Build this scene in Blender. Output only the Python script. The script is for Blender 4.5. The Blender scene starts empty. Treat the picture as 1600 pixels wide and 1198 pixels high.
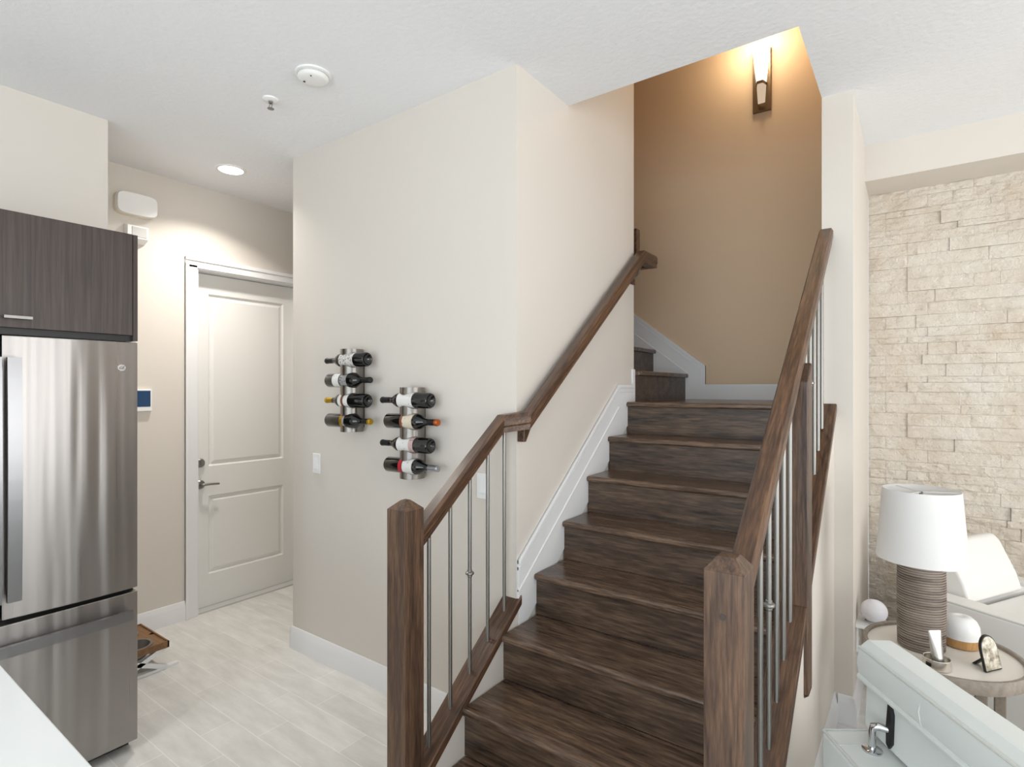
import bpy, bmesh, math, random
from mathutils import Vector, Matrix, noise as mnoise

S = bpy.context.scene
COL = S.collection
PI = math.pi
random.seed(7)

# ------------------------------------------------------------------ camera, exposure, world, daylight
cam_d = bpy.data.cameras.new('camera')
cam = bpy.data.objects.new('camera', cam_d)
COL.objects.link(cam)
cam.location = (0, 0, 1.6)
cam.rotation_euler = (PI / 2, 0, math.radians(36.04))
cam_d.sensor_width = 36
cam_d.lens = 36 * 866 / 1600
cam_d.shift_y = 7 / 1600
cam_d.clip_start = 0.05
S.camera = cam

S.view_settings.view_transform = 'Standard'
S.view_settings.look = 'None'
S.view_settings.gamma = 1
S.view_settings.use_curve_mapping = False
S.view_settings.exposure = 0.36

world = bpy.data.worlds.new('sky')
S.world = world
world.use_nodes = True
bg = world.node_tree.nodes['Background']
bg.inputs[0].default_value = (0.80, 0.90, 1.0, 1)
bg.inputs[1].default_value = 1.0


def area(name, loc, rot, sx, sy, watts, color):
    d = bpy.data.lights.new(name, 'AREA')
    d.shape = 'RECTANGLE'
    d.size, d.size_y = sx, sy
    d.energy = watts
    d.color = color
    o = bpy.data.objects.new(name, d)
    COL.objects.link(o)
    o.location = loc
    o.rotation_euler = rot
    return o


# daylight entering through the openings of the walls behind the camera
area('daylight_front', (0.6, -4.02, 1.45), (PI / 2 + .5, 0, 0), 5.4, 2.5, 118, (0.84, 0.935, 1.0))
area('daylight_right', (4.62, 0.4, 1.45), (PI / 2 + .5, 0, PI / 2), 5.6, 2.5, 136, (1.0, 0.97, 0.935))

# ------------------------------------------------------------------ helpers


class MB:
    """collects shapes and links them as one mesh"""

    def __init__(self):
        self.v, self.f, self.m = [], [], []

    def add(self, vs, fs, mi=0):
        b = len(self.v)
        self.v += [tuple(p) for p in vs]
        for f in fs:
            self.f.append([b + i for i in f])
            self.m.append(mi)
        return self

    def box(self, x0, x1, y0, y1, z0, z1, mi=0):
        vs = [(x, y, z) for x in (x0, x1) for y in (y0, y1) for z in (z0, z1)]
        return self.add(vs, [(0, 1, 3, 2), (4, 6, 7, 5), (0, 4, 5, 1), (2, 3, 7, 6), (0, 2, 6, 4), (1, 5, 7, 3)], mi)

    def prism(self, pts, a0, a1, axis, mi=0):
        """2D outline extruded along axis: 'x' -> pts are (y,z), 'y' -> (x,z), 'z' -> (x,y)"""
        def P(p, a):
            return {'x': (a, p[0], p[1]), 'y': (p[0], a, p[1]), 'z': (p[0], p[1], a)}[axis]
        n = len(pts)
        vs = [P(p, a0) for p in pts] + [P(p, a1) for p in pts]
        fs = [tuple(range(n)), tuple(range(2 * n - 1, n - 1, -1))]
        fs += [(i, n + i, n + (i + 1) % n, (i + 1) % n) for i in range(n)]
        return self.add(vs, fs, mi)

    def lathe(self, prof, c=(0, 0, 0), axis='z', n=32, mi=0, sx=1, sy=1):
        """profile of (r, h) from one end to the other, closed where r is 0"""
        vs, fs, rings = [], [], []
        for r, h in prof:
            if r < 1e-6:
                rings.append([len(vs)])
                vs.append((0, 0, h))
            else:
                rings.append(list(range(len(vs), len(vs) + n)))
                for k in range(n):
                    a = 2 * PI * k / n
                    vs.append((r * sx * math.cos(a), r * sy * math.sin(a), h))
        for A, B in zip(rings, rings[1:]):
            for k in range(n):
                k2 = (k + 1) % n
                if len(A) == 1 and len(B) == 1:
                    continue
                if len(A) == 1:
                    fs.append((A[0], B[k2], B[k]))
                elif len(B) == 1:
                    fs.append((A[k], A[k2], B[0]))
                else:
                    fs.append((A[k], A[k2], B[k2], B[k]))
        if axis == 'x':
            vs = [(z, x, y) for x, y, z in vs]
        elif axis == 'y':
            vs = [(y, z, x) for x, y, z in vs]
        vs = [(x + c[0], y + c[1], z + c[2]) for x, y, z in vs]
        return self.add(vs, fs, mi)

    def tube(self, path, r, n=10, mi=0):
        path = [Vector(p) for p in path]
        rings, up = [], None
        vs, fs = [], []
        for i, p in enumerate(path):
            d = (path[min(i + 1, len(path) - 1)] - path[max(i - 1, 0)]).normalized()
            if up is None:
                up = Vector((0, 0, 1)) if abs(d.z) < .9 else Vector((1, 0, 0))
            s = d.cross(up).normalized()
            up = s.cross(d).normalized()
            rr = r[i] if isinstance(r, (list, tuple)) else r
            for k in range(n):
                a = 2 * PI * k / n
                vs.append(p + s * rr * math.cos(a) + up * rr * math.sin(a))
        m = len(path)
        for i in range(m - 1):
            for k in range(n):
                k2 = (k + 1) % n
                fs.append((i * n + k, i * n + k2, (i + 1) * n + k2, (i + 1) * n + k))
        fs.append(tuple(range(n - 1, -1, -1)))
        fs.append(tuple((m - 1) * n + k for k in range(n)))
        return self.add(vs, fs, mi)

    def rail(self, path, prof, mi=0):
        """mitred sweep; the profile is (lateral, vertical) and stays plumb"""
        path = [Vector(p) for p in path]
        dirs = [Vector((b.x - a.x, b.y - a.y, 0)).normalized() for a, b in zip(path, path[1:])]
        vs, fs, n = [], [], len(prof)
        for i, p in enumerate(path):
            d0 = dirs[max(i - 1, 0)]
            d1 = dirs[min(i, len(dirs) - 1)]
            n0, n1 = Vector((d0.y, -d0.x, 0)), Vector((d1.y, -d1.x, 0))
            nn = (n0 + n1).normalized()
            k = 1 / max(.35, nn.dot(n0))
            for lx, lz in prof:
                vs.append(p + nn * (lx * k) + Vector((0, 0, lz)))
        for i in range(len(path) - 1):
            for k in range(n):
                k2 = (k + 1) % n
                fs.append((i * n + k, i * n + k2, (i + 1) * n + k2, (i + 1) * n + k))
        fs.append(tuple(range(n - 1, -1, -1)))
        fs.append(tuple((len(path) - 1) * n + k for k in range(n)))
        return self.add(vs, fs, mi)


def wpos(o):
    p = Vector((0, 0, 0))
    while o:
        p += o.location
        o = o.parent
    return p


def build(name, mb, mat, parent=None, bevel=0, seg=2, smooth=True, sub=0, local=False, angle=35):
    """link a collected mesh as one object; coordinates are world ones unless local"""
    me = bpy.data.meshes.new(name)
    off = Vector((0, 0, 0)) if (local or parent is None) else wpos(parent)
    me.from_pydata([tuple(Vector(p) - off) for p in mb.v], [], mb.f)
    mats = mat if isinstance(mat, (list, tuple)) else [mat]
    for m_ in mats:
        me.materials.append(m_)
    for p, i in zip(me.polygons, mb.m):
        p.material_index = i
    bm = bmesh.new()
    bm.from_mesh(me)
    bmesh.ops.recalc_face_normals(bm, faces=bm.faces)
    bm.to_mesh(me)
    bm.free()
    if smooth:
        for p in me.polygons:
            p.use_smooth = True
        me.set_sharp_from_angle(angle=math.radians(angle))
    o = bpy.data.objects.new(name, me)
    COL.objects.link(o)
    if parent is not None:
        o.parent = parent
    if bevel:
        b = o.modifiers.new('bevel', 'BEVEL')
        b.width, b.segments, b.limit_method, b.angle_limit = bevel, seg, 'ANGLE', math.radians(40)
        b.harden_normals = True
    if sub:
        s = o.modifiers.new('subd', 'SUBSURF')
        s.levels = s.render_levels = sub
    return o


def thing(name, label, cat, loc=(0, 0, 0), rz=0, group=None):
    o = bpy.data.objects.new(name, None)
    o.empty_display_size = .1
    COL.objects.link(o)
    o.location = loc
    o.rotation_euler = (0, 0, rz)
    o['label'], o['category'] = label, cat
    if group:
        o['group'] = group
    return o


def tag(o, label, cat, group=None):
    o['label'], o['category'] = label, cat
    if group:
        o['group'] = group
    return o


def struct(name, mb, mat, **k):
    o = build(name, mb, mat, **k)
    if o.parent is None:
        o['kind'] = 'structure'
    return o


# ------------------------------------------------------------------ materials
def srgb(r, g, b):
    def c(x):
        x /= 255
        return x / 12.92 if x <= .04045 else ((x + .055) / 1.055) ** 2.4
    return (c(r), c(g), c(b), 1)


def mat(name, col, rough=.5, metal=0, spec=.5, **kw):
    m_ = bpy.data.materials.new(name)
    m_.use_nodes = True
    p = m_.node_tree.nodes['Principled BSDF']
    p.inputs['Base Color'].default_value = col
    p.inputs['Roughness'].default_value = rough
    p.inputs['Metallic'].default_value = metal
    p.inputs['Specular IOR Level'].default_value = spec
    for k, v in kw.items():
        p.inputs[k.replace('_', ' ')].default_value = v
    return m_


def nodes(m_):
    t = m_.node_tree
    return t, t.nodes, t.links, t.nodes['Principled BSDF']


def noise_node(t, vec, scale, detail=4, rough=.55):
    n = t.nodes.new('ShaderNodeTexNoise')
    n.inputs['Scale'].default_value = scale
    n.inputs['Detail'].default_value = detail
    n.inputs['Roughness'].default_value = rough
    if vec is not None:
        t.links.new(vec, n.inputs['Vector'])
    return n


def coords(t, scale=(1, 1, 1), rnd=True, pitch=0):
    tc = t.nodes.new('ShaderNodeTexCoord')
    mp = t.nodes.new('ShaderNodeMapping')
    mp.inputs['Scale'].default_value = scale
    src = tc.outputs['Object']
    if pitch:
        vr = t.nodes.new('ShaderNodeVectorRotate')
        vr.rotation_type = 'X_AXIS'
        vr.inputs['Angle'].default_value = pitch
        t.links.new(src, vr.inputs['Vector'])
        src = vr.outputs[0]
    t.links.new(src, mp.inputs['Vector'])
    if rnd:
        oi = t.nodes.new('ShaderNodeObjectInfo')
        mul = t.nodes.new('ShaderNodeMath')
        mul.operation = 'MULTIPLY'
        mul.inputs[1].default_value = 17
        t.links.new(oi.outputs['Random'], mul.inputs[0])
        cx = t.nodes.new('ShaderNodeCombineXYZ')
        for i in range(3):
            t.links.new(mul.outputs[0], cx.inputs[i])
        t.links.new(cx.outputs[0], mp.inputs['Location'])
    return mp.outputs[0]


def ramp(t, fac, stops):
    r = t.nodes.new('ShaderNodeValToRGB')
    e = r.color_ramp.elements
    while len(e) < len(stops):
        e.new(.5)
    for el, (p, c) in zip(e, stops):
        el.position, el.color = p, c
    t.links.new(fac, r.inputs[0])
    return r


def bump(t, height, p, strength=.2, dist=.01):
    b = t.nodes.new('ShaderNodeBump')
    b.inputs['Strength'].default_value = strength
    b.inputs['Distance'].default_value = dist
    t.links.new(height, b.inputs['Height'])
    t.links.new(b.outputs[0], p.inputs['Normal'])
    return b


def paint(name, col, rough=.6, scale=180, strength=.05, dist=.002):
    m_ = mat(name, col, rough, spec=.3)
    t, n, l, p = nodes(m_)
    nz = noise_node(t, coords(t, rnd=False), scale, 3)
    bump(t, nz.outputs['Fac'], p, strength, dist)
    return m_


def wood(name, stops, scale, rough=.4, fine=1.0, bstr=.25, pitch=0, fmix=.35):
    """stretched grain: scale is small along the grain"""
    m_ = mat(name, stops[1][1], rough)
    t, n, l, p = nodes(m_)
    v = coords(t, scale, pitch=pitch)
    big = noise_node(t, v, 1.0, 6, .62)
    big.inputs['Distortion'].default_value = .6
    v2 = coords(t, [s * 6 * fine for s in scale], pitch=pitch)
    sm = noise_node(t, v2, 1.0, 4, .6)
    mx = t.nodes.new('ShaderNodeMath')
    mx.operation = 'MULTIPLY_ADD'
    l.new(sm.outputs['Fac'], mx.inputs[0])
    mx.inputs[1].default_value = fmix
    mx2 = t.nodes.new('ShaderNodeMath')
    mx2.operation = 'MULTIPLY'
    l.new(big.outputs['Fac'], mx2.inputs[0])
    mx2.inputs[1].default_value = 1.07 - fmix
    l.new(mx2.outputs[0], mx.inputs[2])
    r = ramp(t, mx.outputs[0], stops)
    l.new(r.outputs[0], p.inputs['Base Color'])
    bump(t, mx.outputs[0], p, bstr, .004)
    return m_


RISE, RUN = 0.1896, 0.2485      # stair rise and run
M = {}
M['wall'] = paint('wall_paint', srgb(216, 209, 200))
M['wall_warm_shade'] = paint('wall_paint_warm_shade', srgb(216, 192, 163))  # same wall paint, with the stairwell's dim warm light put into the colour
M['ceil'] = paint('ceiling_paint', srgb(237, 238, 240), .7, 42, .45, .005)
M['trim'] = mat('trim_white', srgb(233, 233, 233), .35)
M['door'] = mat('door_white', srgb(231, 230, 226), .38)

# wood-look plank tile, rows along X
m_ = mat('floor_tile', srgb(196, 192, 186), .32)
t, n, l, p = nodes(m_)
v = coords(t, (1, 1, 1), rnd=False)
bt = n.new('ShaderNodeTexBrick')
bt.offset, bt.offset_frequency = .36, 2
bt.inputs['Scale'].default_value = 1
bt.inputs['Brick Width'].default_value = .61
bt.inputs['Row Height'].default_value = .152
bt.inputs['Mortar Size'].default_value = .0022
bt.inputs['Mortar Smooth'].default_value = .1
bt.inputs['Bias'].default_value = 0
bt.inputs['Color1'].default_value = srgb(226, 224, 220)
bt.inputs['Color2'].default_value = srgb(216, 214, 210)
bt.inputs['Mortar'].default_value = srgb(236, 234, 230)
l.new(v, bt.inputs['Vector'])
v2 = coords(t, (4, 16, 4), rnd=False)
nz = noise_node(t, v2, 1.0, 7, .62)
rr = ramp(t, nz.outputs['Fac'], [(.3, (.82, .81, .80, 1)), (.65, (1.04, 1.04, 1.04, 1))])
mixn = n.new('ShaderNodeMix')
mixn.data_type = 'RGBA'
mixn.blend_type = 'MULTIPLY'
mixn.inputs['Factor'].default_value = .85
l.new(bt.outputs['Color'], mixn.inputs[6])
l.new(rr.outputs[0], mixn.inputs[7])
l.new(mixn.outputs[2], p.inputs['Base Color'])
inv = n.new('ShaderNodeMath')
inv.operation = 'SUBTRACT'
inv.inputs[0].default_value = 1
l.new(bt.outputs['Fac'], inv.inputs[1])
bump(t, inv.outputs[0], p, .25, .002)
M['tile'] = m_

W_D, W_M, W_L = srgb(44, 34, 28), srgb(86, 68, 55), srgb(126, 103, 84)
M['tread'] = wood('stair_wood', [(.38, W_D), (.53, W_M), (.70, W_L)], (1.6, 16, 18), .24, fmix=.55)
M['riser'] = wood('riser_wood', [(.38, srgb(35, 27, 22)), (.53, srgb(76, 60, 48)), (.70, srgb(112, 91, 73))], (1.6, 15, 17), .40, fmix=.55)
N_D, N_M, N_L = srgb(48, 35, 28), srgb(82, 62, 49), srgb(116, 89, 68)
M['newel'] = wood('newel_wood', [(.38, N_D), (.53, N_M), (.70, N_L)], (24, 24, 1.8), .36, fmix=.5)
M['railw'] = wood('rail_wood', [(.38, srgb(42, 29, 22)), (.53, srgb(82, 59, 44)), (.70, srgb(122, 90, 65))], (26, 1.8, 26), .33, fmix=.5, pitch=-math.atan(RISE / RUN))
M['nickel'] = mat('satin_nickel', srgb(148, 146, 142), .40, 1)
M['chrome'] = mat('chrome', srgb(205, 206, 208), .10, 1)
M['bronze'] = mat('bronze', srgb(128, 112, 92), .38, 1)
M['black'] = mat('black_plastic', srgb(14, 14, 15), .4)
M['plastic'] = mat('white_plastic', srgb(236, 236, 234), .35)
M['greyplastic'] = mat('grey_plastic', srgb(196, 195, 192), .4)


def brushed(name, col, rough, scale, wav=0, rot=.25):
    """brushed metal: roughness streaks, reflections drawn out across the grain, slightly wavy sheet"""
    m2 = mat(name, col, rough, 1)
    t, n, l, p = nodes(m2)
    nz = noise_node(t, coords(t, scale, rnd=False), 1.0, 4, .6)
    mr = n.new('ShaderNodeMapRange')
    mr.inputs['To Min'].default_value = rough - .06
    mr.inputs['To Max'].default_value = rough + .10
    l.new(nz.outputs['Fac'], mr.inputs['Value'])
    l.new(mr.outputs[0], p.inputs['Roughness'])
    p.inputs['Anisotropic'].default_value = .85
    p.inputs['Anisotropic Rotation'].default_value = rot
    tg = n.new('ShaderNodeTangent')
    tg.direction_type, tg.axis = 'RADIAL', 'Z'
    l.new(tg.outputs[0], p.inputs['Tangent'])
    if wav:
        n2 = noise_node(t, coords(t, (0, 7, .35), rnd=False), 1.0, 2, .5)
        bump(t, n2.outputs['Fac'], p, wav, .02)
    return m2


M['steel'] = brushed('brushed_steel', srgb(164, 160, 157), .28, (.5, 60, .4), .6)
M['racksteel'] = brushed('rack_steel', srgb(150, 145, 140), .34, (6, 6, 160))
M['handle'] = mat('handle_steel', srgb(150, 150, 152), .30, 1)
M['lam'] = wood('dark_laminate', [(.3, srgb(44, 36, 34)), (.5, srgb(62, 52, 48)), (.75, srgb(84, 72, 66))], (60, 60, 1.6), .42, fine=.6, bstr=.08)
M['quartz'] = mat('white_quartz', srgb(222, 226, 227), .16)
M['glass_dark'] = mat('bottle_glass', srgb(9, 11, 10), .06, spec=.7)
M['shade'] = mat('lamp_linen', srgb(248, 247, 246), .8)
t, n, l, p = nodes(M['shade'])
tr = n.new('ShaderNodeBsdfTranslucent')
tr.inputs[0].default_value = srgb(240, 238, 232)
ms = n.new('ShaderNodeMixShader')
ms.inputs[0].default_value = .35
l.new(p.outputs[0], ms.inputs[1])
l.new(tr.outputs[0], ms.inputs[2])
l.new(ms.outputs[0], n['Material Output'].inputs[0])


def label_mat(name, base, ink, sx=60, lo=.60):
    m2 = mat(name, base, .6)
    t, n, l, p = nodes(m2)
    nz = noise_node(t, coords(t, (sx, 90, 90)), 1.0, 2)
    r = ramp(t, nz.outputs['Fac'], [(lo, base), (lo + .03, ink)])
    l.new(r.outputs[0], p.inputs['Base Color'])
    return m2


M['paper'] = label_mat('label_white', srgb(222, 220, 216), srgb(176, 172, 170), 90, .66)
M['paper_art'] = label_mat('label_patterned', srgb(214, 211, 206), srgb(150, 146, 143), 150, .52)
M['paper_cream'] = label_mat('label_cream', srgb(214, 202, 182), srgb(168, 140, 110), 90, .64)
M['paper_grey'] = label_mat('label_grey', srgb(150, 148, 148), srgb(60, 60, 62))
M['red'] = mat('band_red', srgb(178, 28, 44), .5)
M['brownband'] = mat('band_brown', srgb(120, 72, 44), .5)
M['pinkband'] = label_mat('band_pink', srgb(196, 168, 162), srgb(110, 84, 84))
M['gold'] = mat('foil_gold', srgb(196, 158, 50), .3, .8)
M['copper'] = mat('foil_copper', srgb(188, 100, 50), .32, .8)
M['silver'] = mat('foil_silver', srgb(170, 172, 178), .28, .9)
M['foil_black'] = mat('foil_black', srgb(24, 24, 25), .35)


def leather(name, col, rough=.42):
    m2 = mat(name, col, rough)
    t, n, l, p = nodes(m2)
    nz = noise_node(t, coords(t, rnd=False), 260, 3)
    bump(t, nz.outputs['Fac'], p, .08, .002)
    return m2


M['leather'] = leather('pale_leather', srgb(218, 223, 220))
M['leather_w'] = leather('white_leather', srgb(234, 232, 228))
M['piping'] = leather('leather_piping', srgb(206, 208, 203))
M['greywood'] = wood('weathered_wood', [(.3, srgb(104, 94, 84)), (.52, srgb(140, 129, 117)), (.75, srgb(164, 153, 140))], (9, 9, 9), .55)
M['tabletop'] = mat('table_stone', srgb(232, 226, 216), .35)
M['shelfwood'] = wood('shelf_wood', [(.3, srgb(78, 62, 48)), (.5, srgb(104, 84, 66)), (.75, srgb(126, 104, 84))], (2, 12, 12), .5)
M['bamboo'] = wood('bamboo', [(.3, srgb(150, 108, 60)), (.5, srgb(182, 138, 84)), (.75, srgb(202, 160, 106))], (24, 24, 3), .45)
M['feederwood'] = wood('feeder_wood', [(.3, srgb(92, 64, 38)), (.5, srgb(128, 92, 58)), (.75, srgb(152, 114, 76))], (3, 16, 16), .5)
M['ribbed'] = mat('ribbed_ceramic', srgb(128, 115, 105), .55)
t, n, l, p = nodes(M['ribbed'])
nz = noise_node(t, coords(t, (5, 5, 60)), 1, 4)
r = ramp(t, nz.outputs['Fac'], [(.3, srgb(98, 86, 78)), (.6, srgb(146, 133, 122)), (.8, srgb(168, 156, 146))])
l.new(r.outputs[0], p.inputs['Base Color'])
M['stone'] = mat('ledger_stone', srgb(214, 202, 184), .75, spec=.3)
t, n, l, p = nodes(M['stone'])
v = coords(t, (1, 1, 1), rnd=False)
n1 = noise_node(t, v, 5, 5, .6)
r = ramp(t, n1.outputs['Fac'], [(.3, srgb(224, 209, 189)), (.5, srgb(234, 223, 208)), (.72, srgb(239, 231, 219))])
l.new(r.outputs[0], p.inputs['Base Color'])
n2 = noise_node(t, v, 60, 7, .68)
bump(t, n2.outputs['Fac'], p, .9, .018)


def emis(name, col, strength):
    m2 = bpy.data.materials.new(name)
    m2.use_nodes = True
    t = m2.node_tree
    t.nodes.remove(t.nodes['Principled BSDF'])
    e = t.nodes.new('ShaderNodeEmission')
    e.inputs[0].default_value = col
    e.inputs[1].default_value = strength
    t.links.new(e.outputs[0], t.nodes['Material Output'].inputs[0])
    return m2


# ------------------------------------------------------------------ the setting
CE = 3.018                      # ceiling height
XS, XR = -1.41, -0.37           # stairwell left / right wall faces
YW, YE, YB = 1.972, 3.22, 4.15  # wine wall face, end of the stair wall, back wall
OP = 2.42                       # front edge of the stair opening in the ceiling


def nos(y):
    return 8 * RISE + (y - 3.084) * RISE / RUN


struct('floor', MB().box(-4.3, 4.7, -4.2, 4.3, -.1, 0), M['tile'])
c = MB()
c.box(-4.3, 4.7, -4.2, OP, CE, CE + .36)
c.box(-4.3, XS - .02, OP, YE - .06, CE, CE + .36)
c.box(-4.3, -3.2, YE - .06, 4.3, CE, CE + .36)
c.box(XR, 4.7, OP, 4.3, CE, CE + .36)
struct('ceiling', c, M['ceil'], smooth=False)

# hall wall with the door opening (door wall), opening y 1.855..2.667, z 0..2.43
w = MB()
w.box(-4.20, -4.08, .9, 1.835, 0, CE)
w.box(-4.20, -4.08, 2.687, 4.3, 0, CE)
w.box(-4.20, -4.08, 1.835, 2.687, 2.45, CE)
struct('wall_left', w, M['wall'], smooth=False)
struct('wall_hall', MB().box(-4.2, -3.0, 3.4, 3.5, 0, CE), M['wall'], smooth=False)
# kitchen wall behind the refrigerator, with its return
w = MB()
w.box(-3.60, -3.46, -4.2, 1.115, 0, CE)
w.box(-4.20, -3.60, 1.0, 1.115, 0, CE)
struct('wall_kitchen', w, M['wall'], smooth=False)
# closet block: wall with the wine racks and the wall beside the stairs (one corner)
w = MB()
w.prism([(-3.107, YW), (XS, YW), (XS, YE), (XS - .12, YE), (XS - .12, YW + .12), (-2.987, YW + .12), (-2.987, YE), (-3.107, YE)], 0, CE, 'z')
w.box(XS - .12, XS, OP, YE, CE, 5.7)
struct('wall_stair', w, M['wall'], smooth=False)
# stairwell
struct('wall_back', MB().box(-3.2, XR + .05, YB, YB + .15, 0, 5.7), M['wall_warm_shade'], smooth=False)
w = MB()
w.box(XR, -.239, 3.083, YB, 0, CE)
struct('wall_pillar', w, M['wall'], smooth=False)
w = MB()
w.box(XR, -.239, OP - .12, YB + .1, CE + .36, 5.7)
w.box(XS - .2, XR, OP - .12, OP, CE + .36, 5.7)
w.box(-3.2, XS - .12, YE - .12, YE, CE + .36, 5.7)
w.box(-3.3, -3.2, YE - .2, YB + .1, 1.5, 5.7)
struct('wall_upper', w, M['wall_warm_shade'], smooth=False)
struct('ceiling_stairwell', MB().box(-3.3, -.2, OP - .12, YB + .15, 5.7, 5.8), M['ceil'], smooth=False)

# ledger-stone wall of the living room
w = MB()
x_end = 4.6
w.box(-.239, x_end, YB + .02, YB + .15, 0, CE)
z = 0.0
row = 0
while z < 2.80:
    hgt = random.choice([.074, .074, .074, .074, .037, .056])
    hgt = min(hgt, 2.81 - z)
    x = -.239
    first = True
    while x < 2.2:
        ln = random.uniform(.10, .42) if hgt > .05 else random.uniform(.14, .5)
        if first:
            ln = random.choice([.09, .2, .3])
            first = False
        d = random.choice([random.uniform(.008, .014), random.uniform(.004, .022)])
        nx, nz_ = max(5, int(ln / .0125)), 6
        x1, y0 = min(x + ln, 2.2), YB + .02
        g = .0006
        vs, fs = [], []
        for j in range(nz_ + 1):
            for i in range(nx + 1):
                px = x + g + (x1 - x - 2 * g) * i / nx
                pz = z + g + (hgt - 2 * g) * j / nz_
                q = mnoise.noise(Vector((px * 11, row * 3.1, pz * 17))) * .010 + mnoise.noise(Vector((px * 33, row, pz * 52))) * .008 + mnoise.noise(Vector((px * 80, row, pz * 110))) * .004
                edge = (i in (0, nx)) or (j in (0, nz_))
                vs.append((px, y0 - d - (q * .5 - .001 if edge else q), pz))
        for j in range(nz_):
            for i in range(nx):
                a = j * (nx + 1) + i
                fs.append((a, a + 1, a + nx + 2, a + nx + 1))
        ring = [i for i in range(nx + 1)] + [(j + 1) * (nx + 1) - 1 for j in range(1, nz_ + 1)] + \
               [nz_ * (nx + 1) + i for i in range(nx - 1, -1, -1)] + [j * (nx + 1) for j in range(nz_ - 1, 0, -1)]
        b = len(vs)
        for k in ring:
            vs.append((vs[k][0], y0 + .002, vs[k][2]))
        for k in range(len(ring)):
            k2 = (k + 1) % len(ring)
            fs.append((ring[k2], ring[k], b + k, b + k2))
        w.add(vs, fs)
        x = x1
    z += hgt
    row += 1
struct('wall_stone', w, M['stone'], angle=28)
struct('ceiling_soffit', MB().box(-.239, 4.6, 3.85, YB + .1, 2.81, CE), M['wall'], smooth=False)

# walls behind the camera with window openings
w = MB()
w.box(-3.6, -2.15, -4.2, -4.05, 0, CE)
w.box(3.35, 4.75, -4.2, -4.05, 0, CE)
w.box(-2.15, 3.35, -4.2, -4.05, 2.72, CE)
w.box(-2.15, 3.35, -4.2, -4.05, 0, .18)
struct('wall_front', w, M['wall'], smooth=False)
w = MB()
w.box(4.65, 4.8, -4.2, -2.45, 0, CE)
w.box(4.65, 4.8, 3.25, 4.3, 0, CE)
w.box(4.65, 4.8, -2.45, 3.25, 2.72, CE)
w.box(4.65, 4.8, -2.45, 3.25, 0, .18)
struct('wall_right', w, M['wall'], smooth=False)

# ---- baseboards: profile of (out, up)
BB = [(0, 0), (.016, 0), (.016, .085), (.013, .095), (.013, .105), (.009, .112), (.009, .122), (.004, .132), (0, .132)]


def base_x(mb, x0, x1, y, z0=0, s=-1, k=1):
    """board along X standing off a face at y (s: side it stands out to)"""
    vs = [(x, y + s * o, z0 + u * k) for x in (x0, x1) for o, u in BB]
    n = len(BB)
    fs = [tuple(range(n)), tuple(range(2 * n - 1, n - 1, -1))] + [(i, (i + 1) % n, n + (i + 1) % n, n + i) for i in range(n)]
    mb.add(vs, fs)


def base_y(mb, y0, y1, x, z0=0, s=1, k=1):
    vs = [(x + s * o, y, z0 + u * k) for y in (y0, y1) for o, u in BB]
    n = len(BB)
    fs = [tuple(range(n)), tuple(range(2 * n - 1, n - 1, -1))] + [(i, (i + 1) % n, n + (i + 1) % n, n + i) for i in range(n)]
    mb.add(vs, fs)


b = MB()
base_x(b, -3.107, -1.478, YW)
base_y(b, YW - .016, 3.3, -3.107, s=-1)
struct('baseboard_stair', b, M['trim'])
b = MB()
base_y(b, 1.115, 1.765, -4.08)
base_y(b, 2.76, 3.4, -4.08)
base_x(b, -4.08, -3.46, 1.115, s=1)
struct('baseboard_left', b, M['trim'])
b = MB()
base_y(b, 1.40, 3.083, -.317)
base_x(b, -.301, -.239, 3.083)
base_y(b, 3.067, YB, -.239)
struct('baseboard_right', b, M['trim'])

# ---- door of the hall
dr = MB()
dr.box(-4.196, -4.166, 1.858, 2.664, .012, 2.425)
door = struct('door_1', MB().box(-4.198, -4.186, 1.856, 2.666, .010, 2.428), M['door'])


def panel_door(y0, y1, z0, z1, xf, panels):
    """door face with recessed frame and raised fields, front at xf, facing +X"""
    mb = MB()
    ys = sorted({y0, y1} | {p_[0] for p_ in panels} | {p_[1] for p_ in panels})
    zs = sorted({z0, z1} | {p_[2] for p_ in panels} | {p_[3] for p_ in panels})
    for ya, yb in zip(ys, ys[1:]):
        for za, zb in zip(zs, zs[1:]):
            if any(abs(ya - p_[0]) < 1e-6 and abs(za - p_[2]) < 1e-6 for p_ in panels):
                continue
            mb.add([(xf, ya, za), (xf, yb, za), (xf, yb, zb), (xf, ya, zb)], [(0, 1, 2, 3)])
    for a, b_, c_, d_ in panels:
        loops = [(0, 0), (.010, -.013), (.022, -.013), (.040, -.003)]
        vs = []
        for ins, dx in loops:
            vs += [(xf + dx, a + ins, c_ + ins), (xf + dx, b_ - ins, c_ + ins), (xf + dx, b_ - ins, d_ - ins), (xf + dx, a + ins, d_ - ins)]
        fs = []
        for k in range(len(loops) - 1):
            for i in range(4):
                fs.append((4 * k + i, 4 * k + (i + 1) % 4, 4 * k + 4 + (i + 1) % 4, 4 * k + 4 + i))
        k = 4 * (len(loops) - 1)
        fs.append((k, k + 1, k + 2, k + 3))
        mb.add(vs, fs)
    mb.box(xf - .03, xf - .014, y0, y1, z0, z1)
    mb.box(xf - .016, xf, y0, y0 + .001, z0, z1)
    mb.box(xf - .016, xf, y1 - .001, y1, z0, z1)
    mb.box(xf - .016, xf, y0, y1, z0, z0 + .001)
    return mb


build('door_leaf', panel_door(1.858, 2.664, .012, 2.425, -4.166, [(1.965, 2.557, 1.03, 2.285), (1.965, 2.557, .245, .815)]), M['door'], door, angle=20)
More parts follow.
